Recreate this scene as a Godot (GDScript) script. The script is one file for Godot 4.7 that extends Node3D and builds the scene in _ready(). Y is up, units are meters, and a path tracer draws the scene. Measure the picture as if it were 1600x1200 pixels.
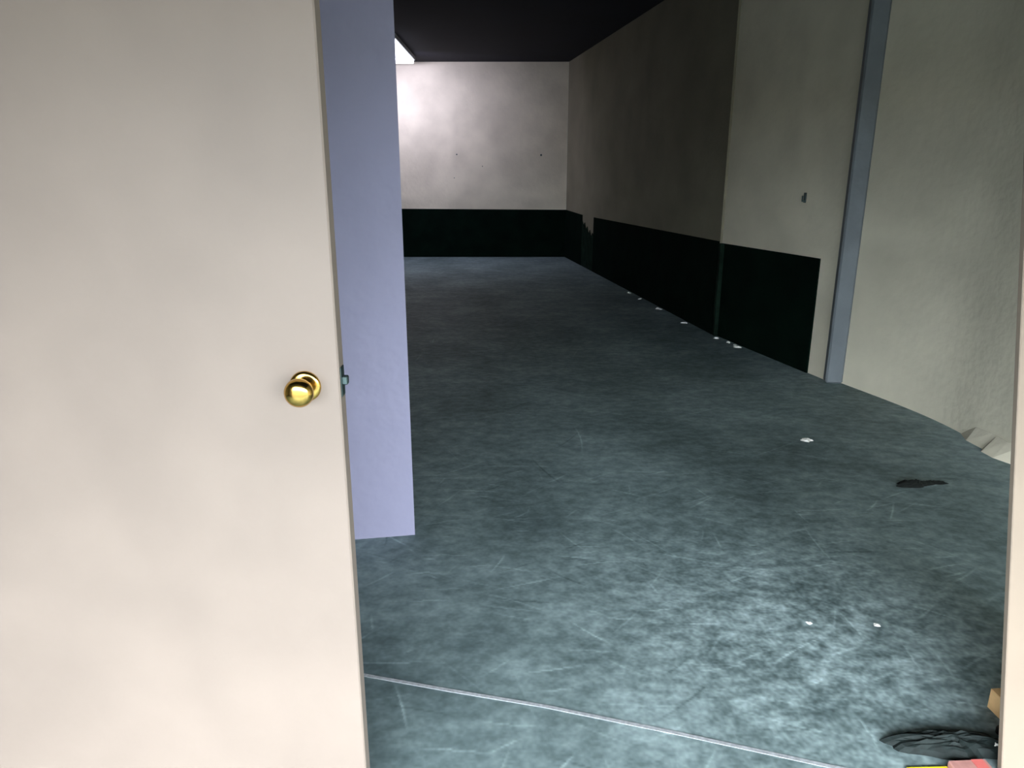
extends Node3D
# A bare store room seen through its door: an open white door on the left, a partition behind it,
# a green dado along the far and right walls, a worn concrete floor. Daylight comes through a wide opening behind the camera.

const CEIL := 3.15
var used := {}
var M := {}

# ---------------------------------------------------------------- naming and tagging
func numbered(called: String) -> String:
	if not used.has(called):
		used[called] = 0
		return called
	used[called] += 1
	return "%s_%03d" % [called, used[called]]

func tag(o: Node, label: String, category: String, group := "", kind := "") -> void:
	if label: o.set_meta("label", label)
	if category: o.set_meta("category", category)
	if group: o.set_meta("group", group)
	if kind: o.set_meta("kind", kind)

func base(called: String, at := Vector3.ZERO, turn := 0.0) -> Node3D:
	var o := Node3D.new()
	o.name = numbered(called)
	add_child(o)
	o.position = at
	o.rotation.y = turn
	return o

func put(called: String, st: SurfaceTool, m: Material, parent: Node = self) -> MeshInstance3D:
	var o := MeshInstance3D.new()
	o.mesh = st.commit()
	o.material_override = m
	o.cast_shadow = GeometryInstance3D.SHADOW_CASTING_SETTING_ON
	o.name = numbered(called) if parent == self else called
	parent.add_child(o, true)
	return o

# ---------------------------------------------------------------- shapes
func begin() -> SurfaceTool:
	var st := SurfaceTool.new()
	st.begin(Mesh.PRIMITIVE_TRIANGLES)
	return st

func tri(st: SurfaceTool, a: Vector3, b: Vector3, c: Vector3, n: Vector3) -> void:
	var face := (c - a).cross(b - a)
	if face.length_squared() < 1e-16: return
	if face.dot(n) < 0.0:
		var t := b; b = c; c = t
		face = -face
	var fn := face.normalized()
	for p in [a, b, c]:
		st.set_normal(fn)
		st.set_uv(Vector2(p.x, p.z))
		st.add_vertex(p)

func quad(st: SurfaceTool, a: Vector3, b: Vector3, c: Vector3, d: Vector3, n: Vector3) -> void:
	tri(st, a, b, c, n); tri(st, a, c, d, n)

# a box with chamfered edges, turned by basis bs about its centre
func box(st: SurfaceTool, c: Vector3, size: Vector3, ch := 0.004, bs := Basis.IDENTITY) -> void:
	var h := size * 0.5
	ch = minf(ch, minf(h.x, minf(h.y, h.z)) * 0.6)
	var i := h - Vector3.ONE * ch
	for ax in 3:
		var b := (ax + 1) % 3
		var d := (ax + 2) % 3
		for s in [-1.0, 1.0]:
			var n := Vector3.ZERO; n[ax] = s
			var q := []
			for k in [[-1, -1], [1, -1], [1, 1], [-1, 1]]:
				var p := Vector3.ZERO
				p[ax] = s * h[ax]; p[b] = k[0] * i[b]; p[d] = k[1] * i[d]
				q.append(c + bs * p)
			quad(st, q[0], q[1], q[2], q[3], bs * n)
		# edges running along ax
		for sb in [-1.0, 1.0]:
			for sd in [-1.0, 1.0]:
				var n2 := Vector3.ZERO; n2[b] = sb; n2[d] = sd
				var q2 := []
				for k in [[-1, 0], [1, 0], [1, 1], [-1, 1]]:
					var p2 := Vector3.ZERO
					p2[ax] = k[0] * i[ax]
					p2[b] = sb * (h[b] if k[1] == 0 else i[b])
					p2[d] = sd * (i[d] if k[1] == 0 else h[d])
					q2.append(c + bs * p2)
				quad(st, q2[0], q2[1], q2[2], q2[3], bs * n2)
	for sx in [-1.0, 1.0]:
		for sy in [-1.0, 1.0]:
			for sz in [-1.0, 1.0]:
				tri(st, c + bs * Vector3(sx * h.x, sy * i.y, sz * i.z), c + bs * Vector3(sx * i.x, sy * h.y, sz * i.z), c + bs * Vector3(sx * i.x, sy * i.y, sz * h.z), bs * Vector3(sx, sy, sz))

# a polygon in plan (x, z) raised from y0 to y1
func prism(st: SurfaceTool, pts: PackedVector2Array, y0: float, y1: float) -> void:
	var idx := Geometry2D.triangulate_polygon(pts)
	for k in range(0, idx.size(), 3):
		for y in [y0, y1]:
			var v := []
			for j in 3: v.append(Vector3(pts[idx[k + j]].x, y, pts[idx[k + j]].y))
			tri(st, v[0], v[1], v[2], Vector3.UP if y == y1 else Vector3.DOWN)
	var cw := Geometry2D.is_polygon_clockwise(pts)
	for k in pts.size():
		var a := pts[k]
		var b := pts[(k + 1) % pts.size()]
		var n := Vector3(b.y - a.y, 0, a.x - b.x)
		# is_polygon_clockwise is for y down; test the side directly instead
		var mid := (a + b) * 0.5 + Vector2(n.x, n.z).normalized() * 0.0005
		if Geometry2D.is_point_in_polygon(mid, pts): n = -n
		quad(st, Vector3(a.x, y0, a.y), Vector3(b.x, y0, b.y), Vector3(b.x, y1, b.y), Vector3(a.x, y1, a.y), n)

# a flat outline (u along the wall, v up) stood on the line from p to q and made proud by t towards side
func sheet(st: SurfaceTool, p: Vector2, q: Vector2, outline: PackedVector2Array, t: float, side: Vector2) -> void:
	var along := (q - p).normalized()
	var nrm := Vector2(-along.y, along.x)
	if nrm.dot(side) < 0.0: nrm = -nrm
	var n3 := Vector3(nrm.x, 0, nrm.y)
	var at := func(w: Vector2, k: float) -> Vector3:
		return Vector3(p.x + along.x * w.x, w.y, p.y + along.y * w.x) + n3 * k
	var idx := Geometry2D.triangulate_polygon(outline)
	for k in range(0, idx.size(), 3):
		tri(st, at.call(outline[idx[k]], t), at.call(outline[idx[k + 1]], t), at.call(outline[idx[k + 2]], t), n3)
		tri(st, at.call(outline[idx[k]], 0.0), at.call(outline[idx[k + 1]], 0.0), at.call(outline[idx[k + 2]], 0.0), -n3)
	var a3 := Vector3(along.x, 0, along.y)
	for k in outline.size():
		var a := outline[k]
		var b := outline[(k + 1) % outline.size()]
		var e := (b - a).normalized()
		var o2 := Vector2(e.y, -e.x)
		if Geometry2D.is_point_in_polygon((a + b) * 0.5 + o2 * 0.0005, outline): o2 = -o2
		quad(st, at.call(a, 0.0), at.call(b, 0.0), at.call(b, t), at.call(a, t), a3 * o2.x + Vector3.UP * o2.y)

# a profile of (radius, height) turned about the local axis dir
func lathe(st: SurfaceTool, prof: PackedVector2Array, at: Vector3, dir: Vector3, seg := 40) -> void:
	var up := dir.normalized()
	var e1 := up.cross(Vector3.UP if absf(up.y) < 0.9 else Vector3.RIGHT).normalized()
	var e2 := up.cross(e1)
	for k in prof.size() - 1:
		var a := prof[k]
		var b := prof[k + 1]
		for s in seg:
			var q := []
			var nn := []
			for c in [[a, s], [a, s + 1], [b, s + 1], [b, s]]:
				var ang: float = TAU * c[1] / seg
				var r := e1 * cos(ang) + e2 * sin(ang)
				q.append(at + r * c[0].x + up * c[0].y)
				var pk: int = k if c[0] == a else k + 1
				var pa := prof[maxi(pk - 1, 0)]
				var pb := prof[mini(pk + 1, prof.size() - 1)]
				var tg := (pb - pa).normalized()
				nn.append((r * tg.y - up * tg.x).normalized())
			for f in [[0, 1, 2], [0, 2, 3]]:
				var v := [q[f[0]], q[f[1]], q[f[2]]]
				var m := [nn[f[0]], nn[f[1]], nn[f[2]]]
				var face: Vector3 = (v[2] - v[0]).cross(v[1] - v[0])
				if face.length_squared() < 1e-18: continue
				if face.dot(m[0] + m[1] + m[2]) < 0.0:
					v = [v[0], v[2], v[1]]; m = [m[0], m[2], m[1]]
				for j in 3:
					st.set_normal(m[j]); st.set_uv(Vector2.ZERO); st.add_vertex(v[j])

# a low lump on the floor: an outline with a height field, for rags, scraps and crumpled bags
func lump(st: SurfaceTool, at: Vector3, rx: float, rz: float, h: float, turn: float, rough: float, sd: int, rings := 7, seg := 26) -> void:
	var ns := FastNoiseLite.new()
	ns.seed = sd
	ns.frequency = 1.0
	var p := func(i: int, j: int) -> Vector3:
		var f := float(i) / rings
		var a := TAU * (j % seg) / seg
		var d := Vector2(cos(a), sin(a))
		var rr := f * (1.0 + rough * ns.get_noise_2d(d.x * 1.3, d.y * 1.3) * 1.6)
		var y := h * pow(maxf(0.0, 1.0 - f * f), 0.55) * (1.0 + rough * 1.8 * ns.get_noise_2d(d.x * f * 3.1 + 7.0, d.y * f * 3.1))
		var w := Vector2(d.x * rx * rr, d.y * rz * rr).rotated(turn)
		return at + Vector3(w.x, maxf(y, 0.0) + 0.0005, w.y)
	for i in rings:
		for j in seg:
			var a: Vector3 = p.call(i, j)
			var b: Vector3 = p.call(i, j + 1)
			var c: Vector3 = p.call(i + 1, j + 1)
			var d: Vector3 = p.call(i + 1, j)
			tri(st, a, b, c, Vector3.UP); tri(st, a, c, d, Vector3.UP)

# ---------------------------------------------------------------- materials
func noise(sd: int, freq: float, oct := 4, kind := FastNoiseLite.TYPE_SIMPLEX_SMOOTH) -> FastNoiseLite:
	var n := FastNoiseLite.new()
	n.seed = sd; n.frequency = freq; n.noise_type = kind
	n.fractal_type = FastNoiseLite.FRACTAL_FBM; n.fractal_octaves = oct
	return n

# a grey mottle round white, to multiply a paint colour with
func mottle(sd: int, freq: float, low: float, high: float, size := 512) -> ImageTexture:
	var im := noise(sd, freq, 5).get_seamless_image(size, size)
	var src := im.get_data()
	var out := PackedByteArray()
	out.resize(size * size * 3)
	for k in size * size:
		var v := int(255.0 * lerpf(low, high, src[k] / 255.0))
		out[k * 3] = v; out[k * 3 + 1] = v; out[k * 3 + 2] = v
	return ImageTexture.create_from_image(Image.create_from_data(size, size, false, Image.FORMAT_RGB8, out))

func bumps(sd: int, freq: float, strength: float, size := 512) -> ImageTexture:
	var im := noise(sd, freq, 5).get_seamless_image(size, size)
	im.convert(Image.FORMAT_RGBA8)
	im.bump_map_to_normal_map(strength)
	return ImageTexture.create_from_image(im)

func paint(col: Color, rough := 0.8, tex: Texture2D = null, nrm: Texture2D = null, scale := 0.4) -> StandardMaterial3D:
	var m := StandardMaterial3D.new()
	m.albedo_color = col
	m.roughness = rough
	m.metallic_specular = 0.4
	m.uv1_triplanar = true
	m.uv1_world_triplanar = true
	m.uv1_scale = Vector3.ONE * scale
	if tex: m.albedo_texture = tex
	if nrm:
		m.normal_enabled = true; m.normal_texture = nrm; m.normal_scale = 0.2
	return m

# the worn floor: its own colour only (grey-green paint rubbed off, dust, scratches), u across x, v along z
const FX0 := -3.6
const FX1 := 3.0
const FZ0 := -13.1
const FZ1 := 1.2
func floor_texture() -> ImageTexture:
	var w := 1536
	var h := 2048
	var px := w / (FX1 - FX0)
	var pz := h / (FZ1 - FZ0)
	var f := PackedFloat32Array(); f.resize(w * h)
	var n1 := noise(3, 0.9, 4)
	var n2 := noise(8, 4.5, 4)
	var n3 := noise(15, 14.0, 3)
	var n4 := noise(21, 2.2, 3)
	var n5 := noise(33, 48.0, 2)
	for j in h:
		var z := FZ0 + (j + 0.5) / pz
		for i in w:
			var x := FX0 + (i + 0.5) / px
			# worn pale zone towards the near right, over random mottle
			var worn := exp(-(pow((x - 0.95) / 0.6, 2.0) + pow((z + 2.0) / 0.65, 2.0)))
			var v := 0.5 + 0.26 * n1.get_noise_2d(x, z * 0.7) + 0.15 * n2.get_noise_2d(x * 0.5, z)
			v += (0.2 + 0.3 * worn) * n3.get_noise_2d(x * 0.8, z * 1.2)
			v += (0.10 + 0.25 * worn) * n5.get_noise_2d(x * 0.9, z * 1.15)
			var rub := smoothstep(0.12, 0.5, n4.get_noise_2d(x * 1.2, z * 1.8) + 0.35 * n3.get_noise_2d(x + 9.0, z) + 0.28 * worn)
			f[j * w + i] = v + rub * (0.06 + 0.18 * worn)
	# scratches and drag marks
	var rg := RandomNumberGenerator.new()
	rg.seed = 77
	for k in 520:
		var near := k < 330
		var x := rg.randf_range(-0.6, 1.7) if near else rg.randf_range(-1.6, 2.3)
		var z := rg.randf_range(-3.4, -1.45) if near else rg.randf_range(-7.5, -2.5)
		var a := rg.randf_range(-0.7, 0.5) if rg.randf() < 0.7 else rg.randf_range(0.0, PI)
		var ln := rg.randf_range(0.04, 0.32) if near else rg.randf_range(0.1, 0.5)
		var g := rg.randf_range(0.05, 0.26) * (1.0 if rg.randf() < 0.8 else -0.7)
		var bend := rg.randf_range(-0.4, 0.4)
		var steps := int(ln * 420.0) + 2
		for s in steps:
			var fade := sin(PI * (s + 0.5) / steps)
			var i := int((x - FX0) * px)
			var j := int((z - FZ0) * pz)
			if i > 0 and j > 0 and i < w - 1 and j < h - 1:
				f[j * w + i] += g * fade * 0.5
				f[j * w + i + 1] += g * fade * 0.25
			x += cos(a) * ln / steps
			z += sin(a) * ln / steps
			a += bend / steps
	var out := PackedByteArray(); out.resize(w * h * 3)
	for k in w * h:
		var v := clampf(f[k], 0.0, 1.35)
		out[k * 3] = clampi(int(255.0 * (0.24 + 0.42 * v)), 0, 255)
		out[k * 3 + 1] = clampi(int(255.0 * (0.30 + 0.44 * v)), 0, 255)
		out[k * 3 + 2] = clampi(int(255.0 * (0.305 + 0.445 * v)), 0, 255)
	return ImageTexture.create_from_image(Image.create_from_data(w, h, false, Image.FORMAT_RGB8, out))

func make_materials() -> void:
	var soft := mottle(5, 0.005, 0.88, 1.0)
	var fine := bumps(9, 0.05, 3.0)
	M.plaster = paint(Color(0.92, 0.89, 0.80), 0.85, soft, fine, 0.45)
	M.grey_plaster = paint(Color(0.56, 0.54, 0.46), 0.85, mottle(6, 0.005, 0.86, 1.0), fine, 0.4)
	M.partition = paint(Color(0.615, 0.61, 0.71), 0.6, mottle(12, 0.005, 0.92, 1.0), fine, 0.3)
	M.door = paint(Color(0.57, 0.515, 0.475), 0.5, mottle(14, 0.006, 0.93, 1.0), bumps(31, 0.02, 1.0), 0.7)
	M.dado = paint(Color(0.04, 0.105, 0.08), 0.9, mottle(17, 0.01, 0.7, 1.0), fine, 0.5)
	M.dado_worn = paint(Color(0.125, 0.20, 0.16), 0.7, mottle(19, 0.02, 0.55, 1.0), fine, 0.5)
	M.ceiling = paint(Color(0.06, 0.075, 0.14), 0.9, mottle(23, 0.006, 0.8, 1.0), null, 0.3)
	M.post = paint(Color(0.47, 0.50, 0.52), 0.6, mottle(25, 0.01, 0.85, 1.0), fine, 0.6)
	M.concrete = paint(Color(0.40, 0.40, 0.39), 0.9, soft, null, 0.3)
	M.board = paint(Color(0.58, 0.52, 0.46), 0.7, mottle(27, 0.008, 0.93, 1.0), null, 0.6)
	M.brass = paint(Color(0.78, 0.63, 0.34), 0.16)
	M.dado.metallic_specular = 0.12
	M.dado_worn.metallic_specular = 0.12
	M.dado.normal_scale = 0.1
	M.brass.metallic = 1.0
	M.steel = paint(Color(0.30, 0.36, 0.36), 0.4)
	M.steel.metallic = 0.8
	M.chalk = paint(Color(0.74, 0.76, 0.78), 0.9, mottle(29, 0.05, 0.75, 1.0), null, 2.0)
	M.paper = paint(Color(0.90, 0.90, 0.88), 0.8)
	M.rag = paint(Color(0.055, 0.075, 0.065), 0.9)
	M.bag = paint(Color(0.12, 0.17, 0.165), 0.75, mottle(35, 0.03, 0.5, 1.0), null, 3.0)
	M.yellow = paint(Color(0.92, 0.86, 0.22), 0.5)
	M.pink = paint(Color(0.82, 0.60, 0.57), 0.6, mottle(37, 0.02, 0.85, 1.0), null, 2.0)
	M.red = paint(Color(0.86, 0.45, 0.43), 0.6)
	M.card = paint(Color(0.93, 0.76, 0.54), 0.85, mottle(39, 0.02, 0.9, 1.0), null, 2.0)
	M.black = paint(Color(0.03, 0.03, 0.03), 0.5)
	M.white_metal = paint(Color(0.82, 0.83, 0.84), 0.5)
	var g := StandardMaterial3D.new()
	g.albedo_color = Color(0.9, 0.9, 0.9)
	g.emission_enabled = true
	g.emission = Color(0.93, 0.93, 1.0)
	g.emission_energy_multiplier = 0.35
	M.glow = g
	var fl := StandardMaterial3D.new()
	fl.albedo_texture = floor_texture()
	fl.roughness = 0.62
	fl.metallic_specular = 0.35
	fl.uv1_scale = Vector3(1.0 / (FX1 - FX0), 1.0 / (FZ1 - FZ0), 1)
	fl.uv1_offset = Vector3(-FX0 / (FX1 - FX0), -FZ0 / (FZ1 - FZ0), 0)
	M.floor = fl

# ---------------------------------------------------------------- the scene
func _ready() -> void:
	var cam := Camera3D.new()
	cam.name = "camera"
	add_child(cam)
	cam.position = Vector3(0, 1.45, 0)
	cam.rotation_degrees = Vector3(-16.2, 0, 0)
	cam.fov = rad_to_deg(2.0 * atan(600.0 / 1148.0))
	cam.near = 0.05
	cam.current = true

	var env := Environment.new()
	var sky := Sky.new()
	var sm := ProceduralSkyMaterial.new()
	sm.sky_top_color = Color(0.95, 0.98, 1.0)
	sm.sky_horizon_color = Color(0.74, 0.78, 0.82)
	sm.ground_horizon_color = Color(0.6, 0.6, 0.58)
	sm.ground_bottom_color = Color(0.4, 0.4, 0.38)
	sm.sun_angle_max = 0.0
	sm.sky_energy_multiplier = 1.0
	sky.sky_material = sm
	env.background_mode = Environment.BG_SKY
	env.sky = sky
	env.background_energy_multiplier = 2.0
	env.tonemap_mode = Environment.TONE_MAPPER_LINEAR
	env.tonemap_exposure = 11.8
	env.sdfgi_enabled = true
	env.ssao_enabled = true
	env.ssil_enabled = true
	var we := WorldEnvironment.new()
	we.name = "world_environment"
	we.environment = env
	add_child(we)

	make_materials()
	build_shell()
	build_right_wall()
	build_door()
	build_lamp()
	build_floor_things()

func build_shell() -> void:
	# floor slab with the joint line that crosses it near the door
	var st := begin()
	quad(st, Vector3(FX0, 0, FZ0), Vector3(FX1, 0, FZ0), Vector3(FX1, 0, FZ1), Vector3(FX0, 0, FZ1), Vector3.UP)
	quad(st, Vector3(FX0, -0.2, FZ0), Vector3(FX1, -0.2, FZ0), Vector3(FX1, -0.2, FZ1), Vector3(FX0, -0.2, FZ1), Vector3.DOWN)
	for e in [[FX0, FZ0, FX1, FZ0, Vector3(0, 0, -1)], [FX0, FZ1, FX1, FZ1, Vector3(0, 0, 1)], [FX0, FZ0, FX0, FZ1, Vector3(-1, 0, 0)], [FX1, FZ0, FX1, FZ1, Vector3(1, 0, 0)]]:
		quad(st, Vector3(e[0], 0, e[1]), Vector3(e[2], 0, e[3]), Vector3(e[2], -0.2, e[3]), Vector3(e[0], -0.2, e[1]), e[4])
	var fl := put("floor", st, M.floor)
	tag(fl, "worn grey-green concrete floor with pale scuffs and scratches", "floor", "", "structure")
	# the thin pale line
	var line := [Vector2(-0.95, -2.02), Vector2(-0.45, -1.87), Vector2(-0.18, -1.80), Vector2(0.09, -1.735), Vector2(0.43, -1.635), Vector2(0.78, -1.525), Vector2(1.1, -1.43)]
	st = begin()
	for k in line.size() - 1:
		var a: Vector2 = line[k]
		var b: Vector2 = line[k + 1]
		var s := (b - a).normalized().orthogonal() * 0.006
		var y := Vector3(0, 0.0015, 0)
		quad(st, Vector3(a.x + s.x, 0, a.y + s.y) + y, Vector3(b.x + s.x, 0, b.y + s.y) + y, Vector3(b.x - s.x, 0, b.y - s.y) + y, Vector3(a.x - s.x, 0, a.y - s.y) + y, Vector3.UP)
		for w in [1.0, -1.0]:
			quad(st, Vector3(a.x + s.x * w, 0, a.y + s.y * w), Vector3(b.x + s.x * w, 0, b.y + s.y * w), Vector3(b.x + s.x * w, 0, b.y + s.y * w) + y, Vector3(a.x + s.x * w, 0, a.y + s.y * w) + y, Vector3(s.x * w, 0, s.y * w))
	var ln := put("painted_line", st, M.chalk, fl)
	tag(ln, "thin chalky white line across the floor", "")

	# ceiling
	st = begin()
	box(st, Vector3(-0.3, CEIL + 0.1, (FZ0 + FZ1) / 2), Vector3(FX1 - FX0 + 0.4, 0.2, FZ1 - FZ0 + 0.3), 0.002)
	tag(put("ceiling", st, M.ceiling), "dark navy ceiling above the far wall", "ceiling", "", "structure")

	# far wall and its dado
	var wb := base("wall_back")
	tag(wb, "pale far wall above a dark green dado", "wall", "", "structure")
	st = begin()
	prism(st, PackedVector2Array([Vector2(-3.5, -12.95), Vector2(0.98, -12.95), Vector2(0.98, -13.1), Vector2(-3.5, -13.1)]), 0, CEIL)
	put("plaster", st, M.plaster, wb)
	st = begin()
	sheet(st, Vector2(-3.4, -12.95), Vector2(0.93, -12.95), PackedVector2Array([Vector2(0, 0), Vector2(4.332, 0), Vector2(4.332, 0.803), Vector2(2.4, 0.815), Vector2(0, 0.83)]), 0.012, Vector2(0, 1))
	put("dado", st, M.dado, wb)
	for m in [[-0.93, 1.71, 0.012], [0.49, 1.70, 0.017], [-0.98, 1.33, 0.008], [-0.5, 1.52, 0.008]]:
		st = begin()
		lathe(st, PackedVector2Array([Vector2(0, 0.005), Vector2(m[2] * 0.8, 0.004), Vector2(m[2], 0)]), Vector3(m[0], m[1], -12.95), Vector3(0, 0, 1), 10)
		put("screw_plug", st, M.steel, wb)

	# unseen left wall behind the partition, greyed to cut bounced light
	st = begin()
	box(st, Vector3(-3.475, CEIL / 2, (FZ0 + FZ1) / 2), Vector3(0.15, CEIL, FZ1 - FZ0), 0.002)
	tag(put("unseen_wall_left", st, M.grey_plaster), "unseen plaster wall behind the partition, greyed to cut bounced light", "wall", "", "structure")

	# unseen front wall, its low opening and grey tone shaping the daylight
	st = begin()
	box(st, Vector3(-2.55, CEIL / 2, 1.1), Vector3(1.7, CEIL, 0.15), 0.002)
	box(st, Vector3(2.75, CEIL / 2, 1.1), Vector3(0.5, CEIL, 0.15), 0.002)
	box(st, Vector3(0.4, (CEIL + 1.88) / 2, 1.1), Vector3(4.2, CEIL - 1.88, 0.15), 0.002)
	tag(put("unseen_wall_front", st, M.grey_plaster), "unseen wall behind the camera, its low wide opening shaped to light the room", "wall", "", "structure")
	st = begin()
	box(st, Vector3(0, -0.08, 9.22), Vector3(40, 0.16, 16.0), 0.002)  # unseen forecourt, toned dark to limit light bounced upward
	tag(put("unseen_forecourt", st, M.concrete), "unseen concrete forecourt outside the opening, darkened to limit bounced light", "pavement", "", "structure")

	# partition behind the open door
	st = begin()
	prism(st, PackedVector2Array([Vector2(-0.402, -2.75), Vector2(-3.4, -2.25), Vector2(-3.4, -2.37), Vector2(-0.42, -2.87)]), 0, CEIL)
	tag(put("wall_partition", st, M.partition), "bluish white partition wall just behind the open door", "wall", "", "structure")

func build_right_wall() -> void:
	var wr := base("wall_right")
	tag(wr, "long grey-white side wall with a dark green dado on its far half", "wall", "", "structure")
	var st := begin()
	# far bay
	var a := Vector2(0.93, -12.95)
	var b := Vector2(1.85, -6.62)
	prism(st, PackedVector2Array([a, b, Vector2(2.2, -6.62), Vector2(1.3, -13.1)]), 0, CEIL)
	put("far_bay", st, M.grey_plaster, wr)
	# middle bay, standing a little proud of the far one
	var c := Vector2(1.87, -6.62)
	var d := Vector2(2.27, -5.04)
	st = begin()
	prism(st, PackedVector2Array([c, d, Vector2(2.6, -5.04), Vector2(2.25, -6.62)]), 0, CEIL)
	put("middle_bay", st, M.plaster, wr)
	# near bay, its foot stepping in twice by the corner
	st = begin()
	var key := [Vector2(2.33, -5.04), Vector2(2.485, -4.53), Vector2(2.565, -4.15), Vector2(2.59, -3.75), Vector2(2.62, -3.35), Vector2(2.75, -2.6)]
	var outline := PackedVector2Array()
	for k in key.size() - 1:
		for f in 6:
			outline.append(key[k].cubic_interpolate(key[k + 1], key[maxi(k - 1, 0)], key[mini(k + 2, key.size() - 1)], f / 6.0))
	outline.append_array(PackedVector2Array([Vector2(2.75, -2.6), Vector2(2.75, 1.03), Vector2(2.95, 1.03), Vector2(2.95, -5.04)]))
	prism(st, outline, 0, CEIL)
	put("near_bay", st, M.plaster, wr)
	# a rough fillet of plaster along its foot
	var ft := [Vector2(2.575, -3.97), Vector2(2.54, -3.86), Vector2(2.55, -3.73), Vector2(2.52, -3.69), Vector2(2.525, -3.60), Vector2(2.56, -3.52), Vector2(2.585, -3.48), Vector2(2.64, -3.3)]
	var hd := []
	for p in ft: hd.append(Vector2(maxf(p.x + 0.012, 2.59 + maxf(0.0, p.y + 3.6) * 0.15), p.y))
	st = begin()
	for k in ft.size() - 1:
		quad(st, Vector3(ft[k].x, 0, ft[k].y), Vector3(ft[k + 1].x, 0, ft[k + 1].y), Vector3(hd[k + 1].x, 0.09, hd[k + 1].y), Vector3(hd[k].x, 0.09, hd[k].y), Vector3(-1, 0.3, 0.2))
		quad(st, Vector3(ft[k].x, 0, ft[k].y), Vector3(ft[k + 1].x, 0, ft[k + 1].y), Vector3(hd[k + 1].x, 0, hd[k + 1].y), Vector3(hd[k].x, 0, hd[k].y), Vector3.DOWN)
		quad(st, Vector3(hd[k].x, 0, hd[k].y), Vector3(hd[k + 1].x, 0, hd[k + 1].y), Vector3(hd[k + 1].x, 0.09, hd[k + 1].y), Vector3(hd[k].x, 0.09, hd[k].y), Vector3.RIGHT)
	put("plaster_foot", st, M.plaster, wr)
	var left := Vector2(-1, 0.1)
	# dado boards: far bay with a pale gap by the corner, then the middle bay
	var L := a.distance_to(b)
	var ln := func(dist: float) -> float: return (12.95 - dist) / (12.95 - 6.62) * L
	st = begin()
	sheet(st, a, b, PackedVector2Array([Vector2(0.0, 0), Vector2(ln.call(11.75), 0), Vector2(ln.call(11.75), 0.785), Vector2(0.0, 0.803)]), 0.012, left)
	put("dado", st, M.dado, wr)
	st = begin()
	sheet(st, a, b, PackedVector2Array([Vector2(ln.call(11.748), 0), Vector2(ln.call(11.03), 0), Vector2(ln.call(11.03), 0.50), Vector2(ln.call(11.10), 0.56), Vector2(ln.call(11.17), 0.50), Vector2(ln.call(11.26), 0.59), Vector2(ln.call(11.33), 0.53), Vector2(ln.call(11.42), 0.63), Vector2(ln.call(11.5), 0.58), Vector2(ln.call(11.58), 0.68), Vector2(ln.call(11.66), 0.63), Vector2(ln.call(11.748), 0.70)]), 0.010, left)
	put("dado", st, M.dado_worn, wr)
	st = begin()
	sheet(st, a, b, PackedVector2Array([Vector2(ln.call(11.03), 0), Vector2(ln.call(6.63), 0), Vector2(ln.call(6.63), 0.845), Vector2(ln.call(9.0), 0.815), Vector2(ln.call(11.03), 0.79)]), 0.012, left)
	put("dado", st, M.dado, wr)
	st = begin()
	var e := c.lerp(d, (6.62 - 5.29) / (6.62 - 5.04))
	var l2 := c.distance_to(e)
	sheet(st, c, e, PackedVector2Array([Vector2(0, 0), Vector2(l2, 0), Vector2(l2, 0.845), Vector2(0, 0.83)]), 0.014, left)
	put("dado", st, M.dado, wr)
	# the step between the bays, painted like the dado up to its height
	st = begin()
	box(st, Vector3(1.862, 0.415, -6.585), Vector3(0.05, 0.83, 0.06), 0.004)
	put("dado_edge", st, M.dado_worn, wr)
	# flakes of plaster along the foot of the dado
	var rg := RandomNumberGenerator.new()
	rg.seed = 5
	for k in 9:
		var t := rg.randf_range(0.55, 0.98)
		var p := a.lerp(b, t) if k < 5 else c.lerp(e, rg.randf_range(0.05, 0.5))
		st = begin()
		lump(st, Vector3(p.x - 0.045 - rg.randf() * 0.03, 0, p.y), 0.018 + rg.randf() * 0.02, 0.014, 0.012, rg.randf() * 3.0, 0.4, k, 3, 9)
		tag(put("plaster_flake", st, M.paper), "tiny white plaster flake on the floor along the foot of the dado", "flake", "plaster flakes below the dado")
	# the slim post between the middle and near bays
	st = begin()
	box(st, Vector3(2.29, CEIL / 2, -5.045), Vector3(0.115, CEIL, 0.09), 0.012, Basis(Vector3.UP, -0.2))
	tag(put("wall_post", st, M.post), "slim blue-grey post standing against the right wall", "post", "", "structure")
	# the hook above the dado
	var hk := base("wall_hook", Vector3(2.135, 1.26, -5.52))
	tag(hk, "small dark metal hook screwed to the wall above the dado", "hook")
	st = begin()
	box(st, Vector3(0.0, 0, 0), Vector3(0.008, 0.07, 0.026), 0.002, Basis(Vector3.UP, 0.25))
	put("back_plate", st, M.steel, hk)
	st = begin()
	box(st, Vector3(-0.010, -0.024, 0.002), Vector3(0.018, 0.010, 0.010), 0.002)
	box(st, Vector3(-0.018, -0.008, 0.002), Vector3(0.008, 0.042, 0.010), 0.002)
	put("prong", st, M.steel, hk)

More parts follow.
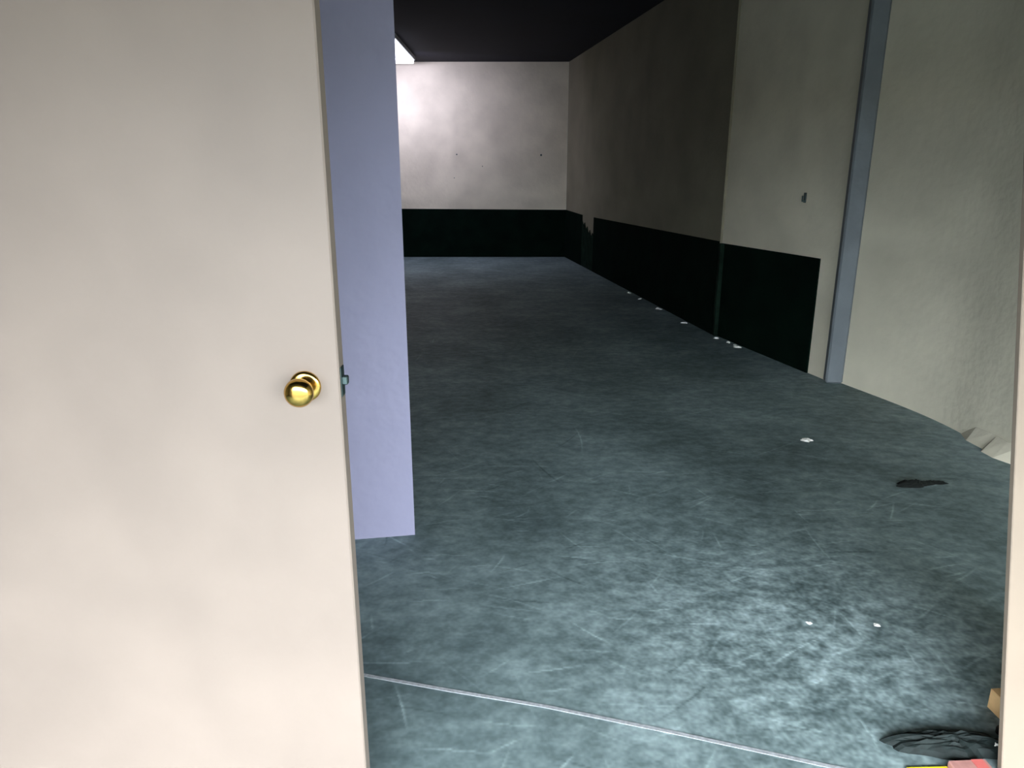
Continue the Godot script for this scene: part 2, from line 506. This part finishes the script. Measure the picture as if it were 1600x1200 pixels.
func build_door() -> void:
	var dr := base("door_1", Vector3(-0.328, 0, -1.344))
	tag(dr, "open cream-white flush door with a round brass knob", "door", "", "structure")
	var st := begin()
	box(st, Vector3(-0.46, 1.055, -0.021), Vector3(0.92, 2.09, 0.042), 0.003)
	put("door_leaf", st, M.door, dr)
	var kp := Vector3(-0.066, 1.055, 0.0)
	st = begin()
	lathe(st, PackedVector2Array([Vector2(0.0302, 0), Vector2(0.0300, 0.002), Vector2(0.0280, 0.0045), Vector2(0.024, 0.006), Vector2(0.013, 0.0075), Vector2(0.0, 0.0075)]), kp, Vector3(0, 0, 1))
	put("knob_rosette", st, M.brass, dr)
	st = begin()
	lathe(st, PackedVector2Array([Vector2(0.011, 0.006), Vector2(0.0105, 0.018), Vector2(0.013, 0.024), Vector2(0.020, 0.029), Vector2(0.0255, 0.036), Vector2(0.0275, 0.043), Vector2(0.0268, 0.049), Vector2(0.0240, 0.0545), Vector2(0.0195, 0.058), Vector2(0.013, 0.0600), Vector2(0.006, 0.0607), Vector2(0.0, 0.0609)]), kp, Vector3(0, 0, 1), 48)
	put("door_knob", st, M.brass, dr)
	st = begin()
	box(st, Vector3(0.0008, 1.06, -0.021), Vector3(0.0022, 0.058, 0.026), 0.0008)
	put("latch_plate", st, M.steel, dr)
	st = begin()
	box(st, Vector3(0.006, 1.062, -0.021), Vector3(0.012, 0.017, 0.014), 0.002)
	put("latch_bolt", st, M.steel, dr)
	for y in [0.22, 1.05, 1.88]:
		st = begin()
		lathe(st, PackedVector2Array([Vector2(0, -0.05), Vector2(0.007, -0.05), Vector2(0.007, 0.05), Vector2(0, 0.05)]), Vector3(-0.926, y, 0.002), Vector3.UP, 14)
		put("hinge", st, M.brass, dr)
	# the pier the door hangs on, out of the picture to the left
	st = begin()
	box(st, Vector3(-1.42, CEIL / 2, -1.40), Vector3(0.32, CEIL, 0.16), 0.004)
	tag(put("trim_1", st, M.plaster), "plain pier that the open door hangs on", "pier", "", "structure")

func build_lamp() -> void:
	var at := Vector3(-1.75, CEIL, -11.35)
	var lp := base("ceiling_light", at)
	tag(lp, "bright white ceiling light high beside the far wall", "ceiling light")
	var st := begin()
	box(st, Vector3(0, -0.03, 0), Vector3(0.5, 0.06, 2.0), 0.006)
	put("housing", st, M.white_metal, lp)
	st = begin()
	box(st, Vector3(0, -0.085, 0), Vector3(0.46, 0.05, 1.96), 0.012)
	put("diffuser", st, M.glow, lp)
	var l := AreaLight3D.new()
	l.name = "lamp_light"
	l.area_size = Vector2(0.44, 0.14)
	l.light_color = Color(0.90, 0.88, 1.0)
	l.light_energy = 0.29
	l.shadow_enabled = true
	l.area_range = 20.0
	l.position = at + Vector3(0, -0.20, -0.3)
	l.rotation_degrees = Vector3(-42, 0, 0)
	add_child(l)

func build_floor_things() -> void:
	# tall board added in place of a pale edge strip, with an added post
	var foot := Vector3(1.222, 0, -1.49)
	var lean := Basis(Vector3.RIGHT, -atan2(0.267, 1.195))
	var st := begin()
	box(st, lean * Vector3(0.23, 0.85, -0.009), Vector3(0.46, 1.70, 0.018), 0.002, lean)
	var bd := base("stand_in_board", foot + Vector3(0, 0.004, 0))
	put("sheet", st, M.board, bd)
	tag(bd, "cream board added in place of the pale strip at the near right edge", "board")
	st = begin()
	box(st, Vector3(1.64, CEIL / 2, -1.95), Vector3(0.10, CEIL, 0.10), 0.006)  # added out of view, only to hold the board up
	tag(put("added_support_post", st, M.post), "added post out of view that holds up the cream board", "post", "", "structure")

	# scraps on the open floor
	var scraps := [[1.65, -3.86, 0.030, 0.028, "white paper scrap lying alone on the grey floor below the dado end"], [1.21, -2.12, 0.012, 0.010, "tiny white chip on the scuffed floor close to the cream board"], [0.99, -2.13, 0.010, 0.009, "tiny white chip on the scuffed floor, further from the cream board"]]
	for s in scraps:
		st = begin()
		lump(st, Vector3(s[0], 0, s[1]), s[2], s[3], s[3] * 0.35, 0.3, 0.5, int(s[2] * 1000.0), 4, 14)
		tag(put("paper_scrap", st, M.paper), s[4], "scrap", "white scraps on the floor")
	st = begin()
	lump(st, Vector3(1.93, 0, -3.25), 0.085, 0.030, 0.022, -0.06, 0.35, 4)
	lump(st, Vector3(2.02, 0, -3.275), 0.075, 0.018, 0.010, -0.02, 0.4, 9)
	tag(put("rag", st, M.rag), "thin dark rag lying on the floor before the right wall", "rag")

	# the clutter at the near right corner
	st = begin()
	lump(st, Vector3(1.15, 0, -1.585), 0.165, 0.050, 0.032, 0.06, 0.25, 14, 8, 34)
	tag(put("plastic_bag", st, M.bag), "dark grey-green crumpled bag lying beside the foot of the cream board", "bag")
	st = begin()
	box(st, Vector3(1.045, 0.0045, -1.492), Vector3(0.105, 0.009, 0.034), 0.002, Basis(Vector3.UP, 0.03))
	tag(put("wooden_stick", st, M.yellow), "short yellow stick lying in front of the dark bag", "stick")
	var bx := base("packet", Vector3(1.150, 0, -1.487), 0.05)
	tag(bx, "flat pink-red packet lying between the dark bag and the cream board", "packet")
	st = begin()
	box(st, Vector3(0, 0.011, 0), Vector3(0.098, 0.022, 0.062), 0.003)
	put("body", st, M.pink, bx)
	st = begin()
	box(st, Vector3(0.024, 0.0225, 0), Vector3(0.030, 0.002, 0.058), 0.0008)
	tag(put("printed_band", st, M.red, bx), "stronger red band", "")
	st = begin()
	lump(st, Vector3(1.252, 0, -1.565), 0.030, 0.022, 0.020, 0.3, 0.5, 22, 5, 18)
	tag(put("crumpled_paper", st, M.paper), "crumpled whitish paper beside the pink packet", "paper")
	var cb := base("cardboard_box", Vector3(1.425, 0, -1.69), 0.08)
	tag(cb, "tan cardboard box lying just behind the cream board", "box")
	st = begin()
	box(st, Vector3(0, 0.030, 0), Vector3(0.17, 0.060, 0.10), 0.002)
	put("body", st, M.card, cb)
	st = begin()
	box(st, Vector3(-0.02, 0.061, 0.026), Vector3(0.13, 0.003, 0.046), 0.001)
	box(st, Vector3(-0.02, 0.061, -0.026), Vector3(0.13, 0.003, 0.046), 0.001)
	put("flap", st, M.card, cb)
	st = begin()
	lathe(st, PackedVector2Array([Vector2(0.013, 0), Vector2(0.013, 0.014), Vector2(0.011, 0.017), Vector2(0, 0.0175)]), Vector3(1.312, 0, -1.632), Vector3.UP, 20)
	tag(put("bottle_cap", st, M.black), "small black cap on the floor in front of the cardboard box", "cap")
